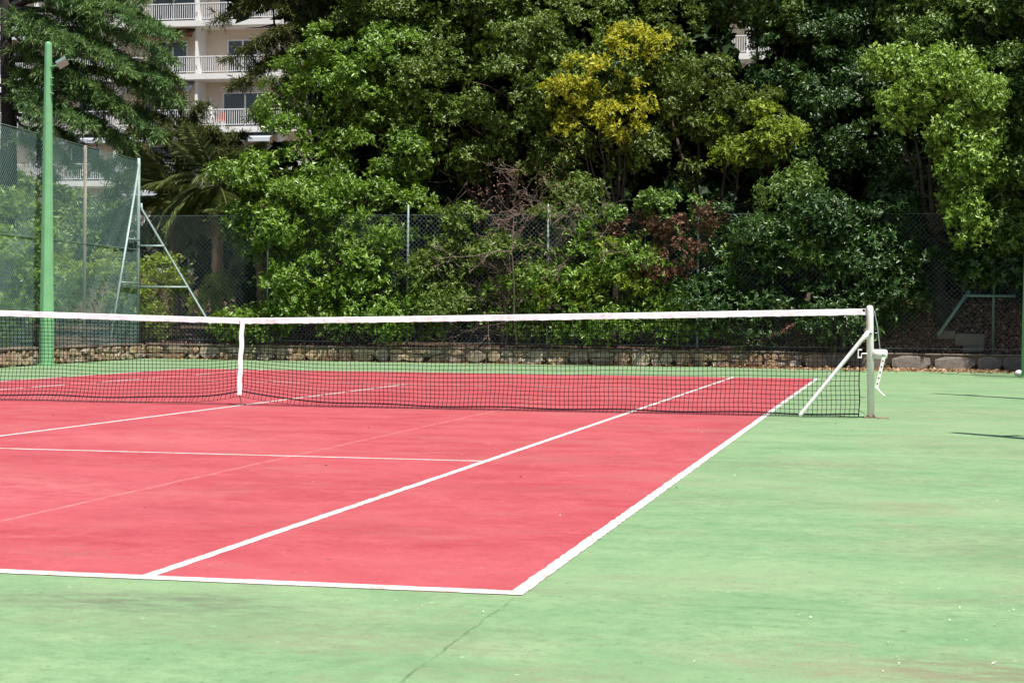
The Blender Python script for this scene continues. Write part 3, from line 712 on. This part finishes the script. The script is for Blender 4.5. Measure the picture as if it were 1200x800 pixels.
plant('shrub', 'broad dark green shrub covering the fence beside the bare bank', 'shrub', (4.2, 18.95),
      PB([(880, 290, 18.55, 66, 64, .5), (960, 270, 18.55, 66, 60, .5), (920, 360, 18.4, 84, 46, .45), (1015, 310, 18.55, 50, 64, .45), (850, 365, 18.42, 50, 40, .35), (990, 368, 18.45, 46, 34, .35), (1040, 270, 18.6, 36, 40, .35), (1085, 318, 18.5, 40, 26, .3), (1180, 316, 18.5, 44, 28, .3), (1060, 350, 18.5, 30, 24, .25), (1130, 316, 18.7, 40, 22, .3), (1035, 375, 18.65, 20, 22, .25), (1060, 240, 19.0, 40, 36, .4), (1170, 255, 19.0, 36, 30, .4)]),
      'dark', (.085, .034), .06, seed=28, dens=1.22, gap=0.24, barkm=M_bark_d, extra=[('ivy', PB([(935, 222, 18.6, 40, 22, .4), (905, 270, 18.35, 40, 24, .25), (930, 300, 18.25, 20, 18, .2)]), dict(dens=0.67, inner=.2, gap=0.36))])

# shrubs beyond the side fence
plant('shrub', 'mid-green bush beyond the tall side fence', 'shrub', (-11.4, 17.0),
      [((-11.6, 17, 2.0), (1.1, .9, 1.0)), ((-10.9, 16.4, 1.2), (.8, .7, .9)), ((-12.6, 17.6, 2.6), (1, .8, .9))], 'glossy', (.09, .04), .06, seed=30, dens=0.89, gap=0.30)
plant('shrub', 'sunny yellow-green bush beyond the side fence near the corner post', 'shrub', (-10.4, 19.6),
      [((-10.5, 19.4, 1.5), (.8, .6, .8)), ((-9.9, 19.8, .9), (.7, .6, .6)), ((-11.6, 19.9, 1.7), (.7, .6, .7)), ((-9.2, 19.9, 1.9), (.6, .5, .5)), ((-8.2, 20.0, 1.1), (.6, .5, .6))], 'lime', (.08, .035), .05, seed=32, dens=0.78, gap=0.36)
plant('shrub', 'dark leafy bush close against the side fence beyond the lamp pole', 'shrub', (-10.1, 12.8),
      [((-10.0, 12.4, 1.0), (.5, .9, .8)), ((-9.9, 11.2, 1.2), (.4, .9, .9)), ((-10.1, 13.6, .7), (.4, .7, .5))], 'glossy', (.09, .04), .05, seed=34, dens=1.00, gap=0.24)

# dense dark wood behind
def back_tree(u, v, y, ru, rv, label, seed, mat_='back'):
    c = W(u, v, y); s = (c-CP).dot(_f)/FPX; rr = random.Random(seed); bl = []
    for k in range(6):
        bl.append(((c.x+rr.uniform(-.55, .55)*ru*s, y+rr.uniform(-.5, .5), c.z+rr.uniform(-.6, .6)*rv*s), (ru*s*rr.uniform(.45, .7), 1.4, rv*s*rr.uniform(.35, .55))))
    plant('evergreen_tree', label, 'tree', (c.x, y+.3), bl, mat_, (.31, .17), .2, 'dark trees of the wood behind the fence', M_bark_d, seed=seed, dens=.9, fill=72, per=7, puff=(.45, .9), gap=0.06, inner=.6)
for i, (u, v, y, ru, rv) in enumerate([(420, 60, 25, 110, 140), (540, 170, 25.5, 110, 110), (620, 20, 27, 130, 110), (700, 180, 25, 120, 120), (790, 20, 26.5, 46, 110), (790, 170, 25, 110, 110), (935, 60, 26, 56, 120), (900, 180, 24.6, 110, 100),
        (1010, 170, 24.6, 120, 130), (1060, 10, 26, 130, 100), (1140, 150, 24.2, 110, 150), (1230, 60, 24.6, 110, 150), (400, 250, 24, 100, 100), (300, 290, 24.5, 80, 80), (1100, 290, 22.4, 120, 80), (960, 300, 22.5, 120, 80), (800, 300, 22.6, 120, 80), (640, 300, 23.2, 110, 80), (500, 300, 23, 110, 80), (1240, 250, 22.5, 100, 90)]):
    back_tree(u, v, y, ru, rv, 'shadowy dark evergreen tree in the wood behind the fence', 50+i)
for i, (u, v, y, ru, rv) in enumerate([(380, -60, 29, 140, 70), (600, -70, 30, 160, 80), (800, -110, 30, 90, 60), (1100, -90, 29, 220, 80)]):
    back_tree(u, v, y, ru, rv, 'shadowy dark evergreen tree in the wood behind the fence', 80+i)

# conifers
def conifer(name, label, base, top, r0, branches, mat_, seed, needle=(.15, .02), barkm=None, dens=26):
    rr = random.Random(seed); bz = gz(base[0], base[1]); t = thing(name, (base[0], base[1], bz), label, 'tree')
    mb = MB(); b0 = Vector((base[0], base[1], bz-.1)); tp = Vector(top); pts = [b0.lerp(tp, i/8)+Vector((rr.uniform(-.05, .05), 0, 0))*(0 < i < 8) for i in range(9)]
    mb.tube(pts, [r0*(1.2-.12*i) for i in range(9)], 10)
    LP, LD, LN = [], [], []
    for (a, e) in branches:
        a = Vector(a); e = Vector(e); n = 9; q = []; sag = rr.uniform(.05, .14)*(e-a).length
        for i in range(n):
            f = i/(n-1); p = a.lerp(e, f); p.z += sag*math.sin(math.pi*f)*1.0 - sag*.4*f*f
            q.append(p+Vector((rr.uniform(-.04, .04),)*3)*(i > 0))
        L0 = (e-a).length
        mb.tube(q, [max(.008, .018*L0*(1-i/n)) for i in range(n)], 6)
        for k in range(int(L0*dens)):
            f = rr.uniform(.22, 1.0)**.8; j = min(n-2, int(f*(n-1))); p = q[j].lerp(q[j+1], f*(n-1)-j)
            ax = (q[j+1]-q[j]).normalized(); sd = Vector((rr.gauss(0, 1), rr.gauss(0, 1), rr.gauss(-.15, .35))).normalized()
            tl = rr.uniform(.2, .62)*(1.15-f*.6); end = p+(ax*.55+sd).normalized()*tl; end.z -= rr.uniform(0, .16)
            m = int(14+tl*36)
            fr_ = np.array([rr.random() for _ in range(m)])[:, None]
            pp = np.array(p)*(1-fr_)+np.array(end)*fr_
            td = np.array((end-p).normalized()); dd = td*.6+RNG.normal(size=(m, 3))*.55
            LP.append(pp+RNG.normal(size=(m, 3))*.012); LD.append(dd); LN.append(RNG.normal(size=(m, 3))*.5+np.array([0, 0, 1.]))
    mb.build('trunk', barkm or M_bark_d, t, True)
    P = np.concatenate(LP); L = RNG.uniform(.6, 1.3, len(P))*needle[0]
    kites('crown', P, np.concatenate(LD), np.concatenate(LN), L, L*needle[1]/needle[0], LM[mat_], .1, t)
rr = random.Random(5); br = []
for (u0, v0, u1, v1, y0, y1) in [(10, -20, 120, 20, 21.5, 20.5), (10, 10, 180, 25, 21.5, 20.3), (10, 10, 200, 60, 21.5, 20.8), (10, 40, 190, 90, 21.5, 20.6), (10, 60, 150, 70, 21.5, 20.2), (10, 70, 205, 110, 21.5, 20.9), (10, 90, 150, 120, 21.5, 20.3),
        (10, 100, 190, 150, 21.5, 20.7), (10, 115, 100, 140, 21.5, 20.2), (10, 130, 150, 165, 21.5, 20.6), (10, -40, 60, -10, 21.5, 20.4), (10, 20, 80, 50, 21.5, 20.1), (10, 60, -70, 60, 21.5, 20.4), (10, 110, -80, 130, 21.5, 20.6), (10, 0, -70, 0, 21.5, 20.6),
        (10, 140, 80, 190, 21.5, 20.6), (10, 30, 130, 45, 21.5, 22.3), (10, 90, 110, 95, 21.5, 22.4), (10, -30, 170, -10, 21.5, 21.2), (10, -60, 200, -20, 21.5, 21.6), (10, 120, 170, 175, 21.5, 21.8), (10, -10, 100, 5, 21.5, 22.5), (10, 100, 60, 150, 21.5, 20.0), (10, 130, 130, 195, 21.5, 21.2), (10, 80, 170, 130, 21.5, 21.4), (10, 40, 60, 90, 21.5, 20.5), (10, 150, 60, 200, 21.5, 21.0), (10, 0, 150, 5, 21.5, 20.9), (10, 60, 205, 85, 21.5, 21.5), (10, -20, 210, 35, 21.5, 21.2), (10, 20, 40, 40, 21.5, 20.3), (10, 75, 45, 110, 21.5, 20.6), (10, 100, 120, 105, 21.5, 20.8)]:
    br.append((W(u0, v0, y0), W(u1, v1, y1)))
conifer('cedar_tree', 'big blue-green cedar with feathery drooping branches beyond the side fence', (W(12, 200, 21.5).x, 21.5), W(8, -160, 21.5), .24, br, 'needle', 3, dens=42)
br = []
for (u0, v0, u1, v1, y0, y1) in [(440, 10, 330, 5, 23, 22.2), (440, 0, 255, 12, 23, 22.0), (440, 30, 268, 62, 23, 22), (440, 40, 290, 78, 23, 22.1), (440, 50, 330, 90, 23, 22.2), (440, 20, 345, 28, 23, 22.3), (440, 60, 320, 110, 23, 22.3), (440, -20, 340, -20, 23, 22.2), (440, -30, 260, -25, 23, 21.8), (440, 20, 400, 20, 23, 22), (440, 40, 380, 60, 23, 22), (440, -10, 380, -10, 23, 22), (440, 10, 520, 10, 23, 22.4), (440, 60, 300, 125, 23, 22), (440, 50, 270, 95, 23, 21.9), (440, 30, 300, 40, 23, 21.9), (440, 0, 290, -5, 23, 22.4)]:
    br.append((W(u0, v0, y0), W(u1, v1, y1)))
conifer('cypress_tree', 'olive-brown cypress whose branches reach across in front of the apartment building', (W(440, 200, 23).x, 23), W(440, -120, 23), .2, br, 'pine', 9, dens=34)
br = []
for (u0, v0, u1, v1, y0, y1) in [(215, 235, 150, 165, 27, 26), (215, 220, 260, 160, 27, 26.4), (215, 240, 200, 150, 27, 26.2), (215, 190, 120, 190, 27, 26.6), (215, 190, 245, 190, 27, 26.4), (215, 170, 180, 130, 27, 26.4), (215, 200, 270, 195, 27, 26), (215, 215, 150, 215, 27, 26), (215, 180, 150, 150, 27, 27.6), (215, 240, 130, 250, 27, 26), (215, 210, 280, 240, 27, 26.5), (215, 160, 230, 135, 27, 26.5), (215, 150, 160, 100, 27, 26.2), (215, 150, 195, 85, 27, 26.2), (215, 160, 140, 120, 27, 26.2), (215, 150, 240, 120, 27, 26.4), (215, 140, 180, 60, 27, 26.6), (215, 175, 285, 158, 27, 26.2), (215, 180, 270, 172, 27, 26), (215, 170, 250, 150, 27, 26), (215, 185, 300, 178, 27, 26.4), (215, 165, 235, 150, 27, 25.8), (215, 195, 140, 205, 27, 25.8), (215, 205, 120, 225, 27, 26.2)]:
    br.append((W(u0, v0, y0), W(u1, v1, y1)))
conifer('conifer_tree', 'dark conifer behind the palms below the apartment balconies', (W(215, 200, 27).x, 27), W(212, 92, 27), .16, br, 'pine', 12, dens=40)
plant('evergreen_tree', 'bushy dark green tree standing behind the side fence below the balconies', 'tree', (W(60, 200, 29).x, 29),
      PB([(40, 250, 28.5, 60, 40, 1.2), (110, 265, 28.5, 50, 34, 1.0), (5, 235, 28.5, 50, 40, 1.2), (70, 300, 28, 70, 40, 1.2), (160, 290, 28, 60, 40, 1.2), (230, 290, 27.5, 60, 50, 1.2)]), 'mid', (.15, .07), .18, seed=40, dens=.9, gap=.2)

# palms
def frond_mesh(L_, seed, droop):
    rr = random.Random(seed); n = 14; q = []
    for i in range(n+1):
        f = i/n; q.append(Vector((L_*f*(1-.12*f*droop), 0, L_*(.42*f-.62*droop*f*f))))
    mb = MB(); mb.tube(q, [.022*(1-.85*i/n)+.003 for i in range(n+1)], 5)
    for i in range(46):
        f = .16+.84*i/45; j = min(n-1, int(f*n)); p = q[j].lerp(q[j+1], f*n-j) if j < n else q[n]
        ax = (q[min(n, j+1)]-q[j]).normalized()
        for s in (-1, 1):
            ll = L_*.25*math.sin(math.pi*min(.96, .12+f*.86))**.6*rr.uniform(.85, 1.1)+.04
            d = (ax*.75+Vector((0, s*.8, -.12-.25*rr.random()))).normalized(); w = .014
            b = d.cross(Vector((0, 0, 1))).normalized()*w
            m = p+d*ll*.5; tip = p+d*ll+Vector((0, 0, -.16*ll))
            k = len(mb.v); mb.v += [tuple(p), tuple(m+b), tuple(tip), tuple(m-b)]; mb.f += [(k, k+1, k+2), (k, k+2, k+3)]
    return mb.mesh('frond', LM['palm'])
FM = [frond_mesh(2.0, 1, .9), frond_mesh(2.0, 2, 1.2), frond_mesh(2.0, 3, .55)]
def palm(base, h, n, label, seed, sc=1.0, lean=(0, 0)):
    rr = random.Random(seed); bz = gz(*base); t = thing('palm_tree', (base[0], base[1], bz), label, 'tree', 'palms behind the fence')
    top = Vector((base[0]+lean[0], base[1]+lean[1], bz+h)); mb = MB(); k = 26; pts = []; rad = []
    for i in range(k+1):
        f = i/k; p = Vector((base[0], base[1], bz-.1)).lerp(top, f); pts.append(p); rad.append((.15 if i % 2 else .125)*(1.1-.2*f))
    mb.tube(pts, rad, 10).build('trunk', M_palmbark, t, True)
    for i in range(n):
        o = link('frond', FM[rr.choice((0, 0, 1, 2)) if i % 4 else 1], t); o.location = top-t.location
        o.rotation_euler = (rr.uniform(-.3, .3), rr.uniform(-.75, .65), 2*math.pi*i*.381966+rr.uniform(-.2, .2)); s = sc*rr.uniform(.8, 1.15); o.scale = (s, s, s)
palm((W(255, 250, 20.6).x, 20.6), 3.55, 26, 'palm with long arching fronds behind the fence corner', 3, 1.0)
palm((W(312, 300, 19.6).x, 19.6), 2.35, 20, 'short palm with a brown fibrous trunk beside the bright evergreen', 8, .72, (-.15, 0))
palm((W(205, 270, 22.5).x, 22.5), 3.1, 22, 'palm with drooping olive fronds behind the braced corner post', 14, .95)

# dead twigs
def dead_shrub():
    rr = random.Random(21); bx, by = W(606, 300, 18.3).x, 18.55; bz = gz(bx, by)
    t = thing('dead_shrub', (bx, by, bz), 'bare dead shrub of tangled brown twigs poking over the fence', 'shrub')
    mb = MB()
    def grow(p, d, L_, r, dep):
        n = 4; pts = [p]; dirn = d
        for i in range(n):
            dirn = (dirn+Vector((rr.gauss(0, .22), rr.gauss(0, .14), rr.gauss(.03, .2)))).normalized(); pts.append(pts[-1]+dirn*L_/n)
        mb.tube(pts, [max(.0035, r*(1-.55*i/n)) for i in range(n+1)], 5 if dep < 2 else 3, False)
        if dep < 4:
            for i in range((5, 5, 4, 3)[dep]):
                k = rr.randint(1, n); dd = (dirn*.8+Vector((rr.gauss(0, .8), rr.gauss(-.15, .5), rr.gauss(-.05, .6)))).normalized()
                grow(pts[k], dd, L_*rr.uniform(.32, .55), r*.5, dep+1)
    for k in range(7):
        grow(Vector((bx+rr.uniform(-.55, .45), by+rr.uniform(-.25, .15), bz)), Vector((rr.uniform(-.22, .22), rr.uniform(-.12, .08), 1)).normalized(), rr.uniform(2.0, 3.0), rr.uniform(.016, .034), 0)
    mb.build('twigs', M_twig, t)
    n = 900; P = np.stack([RNG.normal(bx, .7, n), RNG.normal(by, .25, n), RNG.uniform(.8, 4.2, n)], 1)
    kites('withered_leaves', P, unit(n), unit(n), RNG.uniform(.04, .09, n), RNG.uniform(.02, .04, n), LM['brown'], .3, t)
dead_shrub()

# ------------------------------------------------------------------ apartment buildings
M_wall = simple('cream_render', (.62, .52, .41), (.68, .58, .47), .85, 1.5, bstr=.05)
M_slab = simple('white_concrete', (.70, .69, .66), (.78, .77, .75), .8, 1.2, bstr=.05)
M_rail = simple('white_railing_paint', (.72, .73, .74), (.78, .79, .80), .5, 5)
M_awn = simple('pale_awning', (.50, .55, .60), (.58, .63, .68), .8, 3)
M_awnr = simple('brick_red_awning', (.22, .09, .055), (.28, .12, .075), .8, 3)
M_soff = simple('soffit_white', (.60, .58, .54), (.66, .64, .60), .85, 2)
bb = NB('window_glass'); M_glass = bb.out(bb.bsdf((.05, .065, .075), .08, 0, .6))
M_frame = simple('white_window_frame', (.72, .72, .71), (.78, .78, .77), .5, 4)
M_red_cloth = simple('orange_red_cloth', (.55, .12, .06), (.62, .16, .08), .8, 8)
def building(x0, x1, y, levels, label, seed, rot=0., pink=None):
    t = thing('apartment_building', (x0, y, 2.5), label, 'building'); rr = random.Random(seed)
    dep = 1.7; top = levels[-1]+3.2
    MB().box((x0, y+dep, 1.5), (x1, y+14, top)).build('wall', M_wall, t)
    bays = int((x1-x0)/5.2); bw = (x1-x0)/bays
    for li, z in enumerate(levels):
        MB().box((x0-.2, y, z-.34), (x1+.2, y+dep-.003, z)).build('floor_slab', M_slab, t)
        rl = MB(); rl.box((x0, y+.06, z+1.0), (x1, y+.12, z+1.06)); rl.box((x0, y+.07, z+.1), (x1, y+.11, z+.14))
        for k in range(int((x1-x0)/.14)): rl.box((x0+k*.14, y+.08, z+.14), (x0+k*.14+.035, y+.105, z+1.0))
        rl.build('railing', M_rail, t)
        for b in range(bays):
            bx = x0+b*bw
            q = MB().box((bx-.08, y+.3, z), (bx+.08, y+dep-.005, z+2.86)).build('partition', M_slab, t)
            kind = rr.choice(('door', 'door', 'wide'))
            w = 2.0 if kind == 'door' else 2.9; wx = bx+bw/2-w/2+rr.uniform(-.6, .6); h = 2.25
            wn = MB(); f = .09
            wn.box((wx, y+dep-.06, z+.02), (wx+f, y+dep-.004, z+h)); wn.box((wx+w-f, y+dep-.06, z+.02), (wx+w, y+dep-.004, z+h))
            wn.box((wx+f, y+dep-.06, z+h-f), (wx+w-f, y+dep-.004, z+h)); wn.box((wx+w/2-.05, y+dep-.055, z+.02), (wx+w/2+.05, y+dep-.004, z+h-f))
            wo_ = wn.build('window', M_frame, t)
            MB().box((wx+f, y+dep-.03, z+.05), (wx+w/2-.05, y+dep-.006, z+h-f)).build('pane', M_glass, wo_)
            MB().box((wx+w/2+.05, y+dep-.025, z+.05), (wx+w-f, y+dep-.006, z+h-f)).build('pane', M_glass, wo_)
            if rr.random() < .6:
                MB().box((wx-.1, y+dep-.2, z+h+.03), (wx+w+.1, y+dep-.005, z+h+.3)).build('shutter_box', M_soff, t)
            if rr.random() < .7:
                a = MB(); aw = bw*.86; ax_ = bx+bw*.07; m = M_awn if rr.random() < .72 else M_awnr
                yo = y-.25 if rr.random() < .7 else y+.5
                a.v = [(ax_, y+1.2, z+2.84), (ax_+aw, y+1.2, z+2.84), (ax_+aw, yo, z+2.5), (ax_, yo, z+2.5), (ax_, yo, z+2.26), (ax_+aw, yo, z+2.26)]
                a.f = [(0, 1, 2, 3), (3, 2, 5, 4)]; ao = a.build('awning', m, t); s_ = ao.modifiers.new('solid', 'SOLIDIFY'); s_.thickness = .03
    MB().box((x0-.3, y-.1, top), (x1+.3, y+14.2, top+.35)).build('roof_slab', M_slab, t)
    return t
b1 = building(-56, -19, 84, [2.7, 5.9, 9.1, 12.3, 15.5, 18.7, 21.9], 'cream apartment building with stacked white-railed balconies behind the cedar', 3)
b2 = building(-9.5, 5.5, 88, [3.8, 7.0, 10.2, 13.4, 16.6, 19.8], 'beige building with a white balcony glimpsed through the gap in the tree tops', 8)
# folded parasol and a red chair on the balcony
ux = W(246, 126, 84.6)
t = thing('folded_parasol', (ux.x, 84.7, 12.3), 'folded white parasol on an apartment balcony', 'parasol')
MB().tube([(ux.x, 84.7, 12.3), (ux.x, 84.7, 14.2)], .03, 8).build('pole', M_rail, t)
MB().tube([(ux.x, 84.7, 12.6), (ux.x, 84.7, 12.9), (ux.x, 84.7, 13.6), (ux.x, 84.7, 14.15)], [.16, .27, .2, .04], 8).build('canopy', M_slab, t, True)
cx = W(258, 140, 84.7).x
t = thing('balcony_chair', (cx, 84.7, 12.3), 'orange-red chair on an apartment balcony', 'chair')
MB().box((cx-.25, 84.45, 12.7), (cx+.25, 84.95, 12.76)).build('seat', M_red_cloth, t)
MB().box((cx-.25, 84.9, 12.765), (cx+.25, 84.96, 13.25)).build('backrest', M_red_cloth, t)
for sx in (-.21, .21):
    for sy in (84.5, 84.9): MB().box((cx+sx-.02, sy-.02, 12.3), (cx+sx+.02, sy+.02, 12.698)).build('leg', M_rail, t)

# ------------------------------------------------------------------ bank blocks, litter, debris
M_bankblock = stone_mat('earth_stained_concrete', [(0, (.20, .165, .14)), (1, (.24, .20, .17))])
def block(c, size, rz, label, tilt=(0, 0)):
    o = MB().box((-size[0]/2, -size[1]/2, -size[2]/2), (size[0]/2, size[1]/2, size[2]/2)).build('concrete_block', M_bankblock)
    o.location = c; o.rotation_euler = (tilt[0], tilt[1], rz); bevel(o, .02, 2); tag(o, label, 'block', 'blocks lying on the bank')
for (u, v, y, sz, lab) in [(1137, 398, 18.80, (.56, .3, .25), 'large pale concrete block half buried in the leaf-covered bank'), (1141, 409, 18.70, (.40, .25, .12), 'flat concrete slab piece under the large pale block on the bank'), (1108, 392, 18.84, (.36, .25, .17), 'small grey concrete block at the foot of the slanted green pipe')]:
    p = W(u, v, y); block((p.x, p.y, max(p.z, gz(p.x, p.y)+sz[2]*.15)), sz, random.uniform(-.15, .15), lab, (random.uniform(-.1, .1), random.uniform(-.08, .08)))

def litter(name, n, fx, fy, size, mat_, label, cat=None, zoff=.006, flat=.25):
    x = fx(n); y = fy(n, x); z = np.array([max(hgt(a, b), 0 if (b < 18.3 and a > -9.1) else -9)+zoff for a, b in zip(x, y)])
    d = unit(n); d[:, 2] *= flat; nn = RNG.normal(size=(n, 3))*flat+np.array([0, 0, 1.])
    L = RNG.uniform(.6, 1.4, n)*size
    z = z + np.abs(d[:, 2])*L*.3
    o = kites(name, np.stack([x, y, z], 1), d, nn, L, L*RNG.uniform(.4, .7, n), LM[mat_], .25)
    return tag(o, label, kind='stuff')
litter('fallen_leaves', 6500, lambda n: RNG.uniform(3.2, 9.4, n), lambda n, x: 18.26-np.abs(RNG.normal(0, .6, n))*np.clip((x-2.6)/3.0, .15, 1), .075, 'straw', 'dry brown leaves drifted along the foot of the far wall')
litter('fallen_leaves', 700, lambda n: RNG.uniform(-9, 4, n), lambda n, x: 18.26-np.abs(RNG.normal(0, .16, n)), .06, 'straw', 'thin line of dry straw-coloured leaves at the foot of the rubble wall')
litter('fallen_leaves', 14000, lambda n: RNG.uniform(3.6, 9.6, n), lambda n, x: 18.66+np.abs(RNG.normal(0, .75, n)), .08, 'litter', 'thick brown leaf litter covering the bank above the wall', zoff=.02, flat=.5)
litter('fallen_leaves', 1500, lambda n: RNG.uniform(-9, 4, n), lambda n, x: 18.34+RNG.uniform(0, .5, n), .07, 'litter', 'brown leaf litter on top of the rubble wall', zoff=.08, flat=.5)
litter('petals', 60, lambda n: RNG.uniform(3, 9, n), lambda n, x: RNG.uniform(-13.3, -2, n), .009, 'petal', 'tiny white petals scattered on the court')
litter('petals', 26, lambda n: RNG.uniform(6.2, 7.2, n), lambda n, x: RNG.uniform(-13.1, -11.7, n), .011, 'petal', 'small cluster of white petals on the green run-off')
litter('debris', 45, lambda n: RNG.uniform(-5, 8.5, n), lambda n, x: RNG.uniform(-12, 10, n), .022, 'brown', 'scattered dark leaf scraps on the court')
# weeds along the foot of the wall and on it
n = 2600; x = np.concatenate([RNG.uniform(-9, 5, 1700), RNG.normal(4.3, .5, 300), RNG.normal(-6, 1.2, 600)]); y = 18.27-np.abs(RNG.normal(0, .05, n))
kx = np.sin(x*2.3)+np.sin(x*5.1+1) > .35; x = x[kx]; y = y[kx]; n = len(x)
d = RNG.normal(size=(n, 3))*np.array([.5, .35, .25])+np.array([0, -.1, 1.])
o = kites('grass', np.stack([x, y, np.full(n, .0)], 1), d, unit(n), RNG.uniform(.04, .17, n), RNG.uniform(.006, .012, n), LM['straw'], .1)
tag(o, 'dry straw-coloured grass tufts at the foot of the stone wall', kind='stuff')
# pale bag-like stone by the pole
rr = random.Random(2); mb = MB(); px = W(1194, 437, 15.2)
for i in range(7):
    for j in range(10):
        a = math.pi*i/6; b = 2*math.pi*j/10; r = .072*(1+.2*math.sin(3*b+i)+rr.uniform(-.16, .16))
        mb.v.append((px.x+r*1.15*math.sin(a)*math.cos(b), 15.2+r*math.sin(a)*math.sin(b), .048+r*.68*math.cos(a)))
for i in range(6):
    for j in range(10): a = i*10+j; b = i*10+(j+1) % 10; mb.f.append((a, a+10, b+10, b))
M_bag = simple('pale_stone', (.35, .36, .36), (.70, .70, .69), .7, 10, bstr=.4)
tag(mb.build('stone', M_bag, None, True), 'pale rounded stone lying at the foot of the green pole by the bank', 'stone')
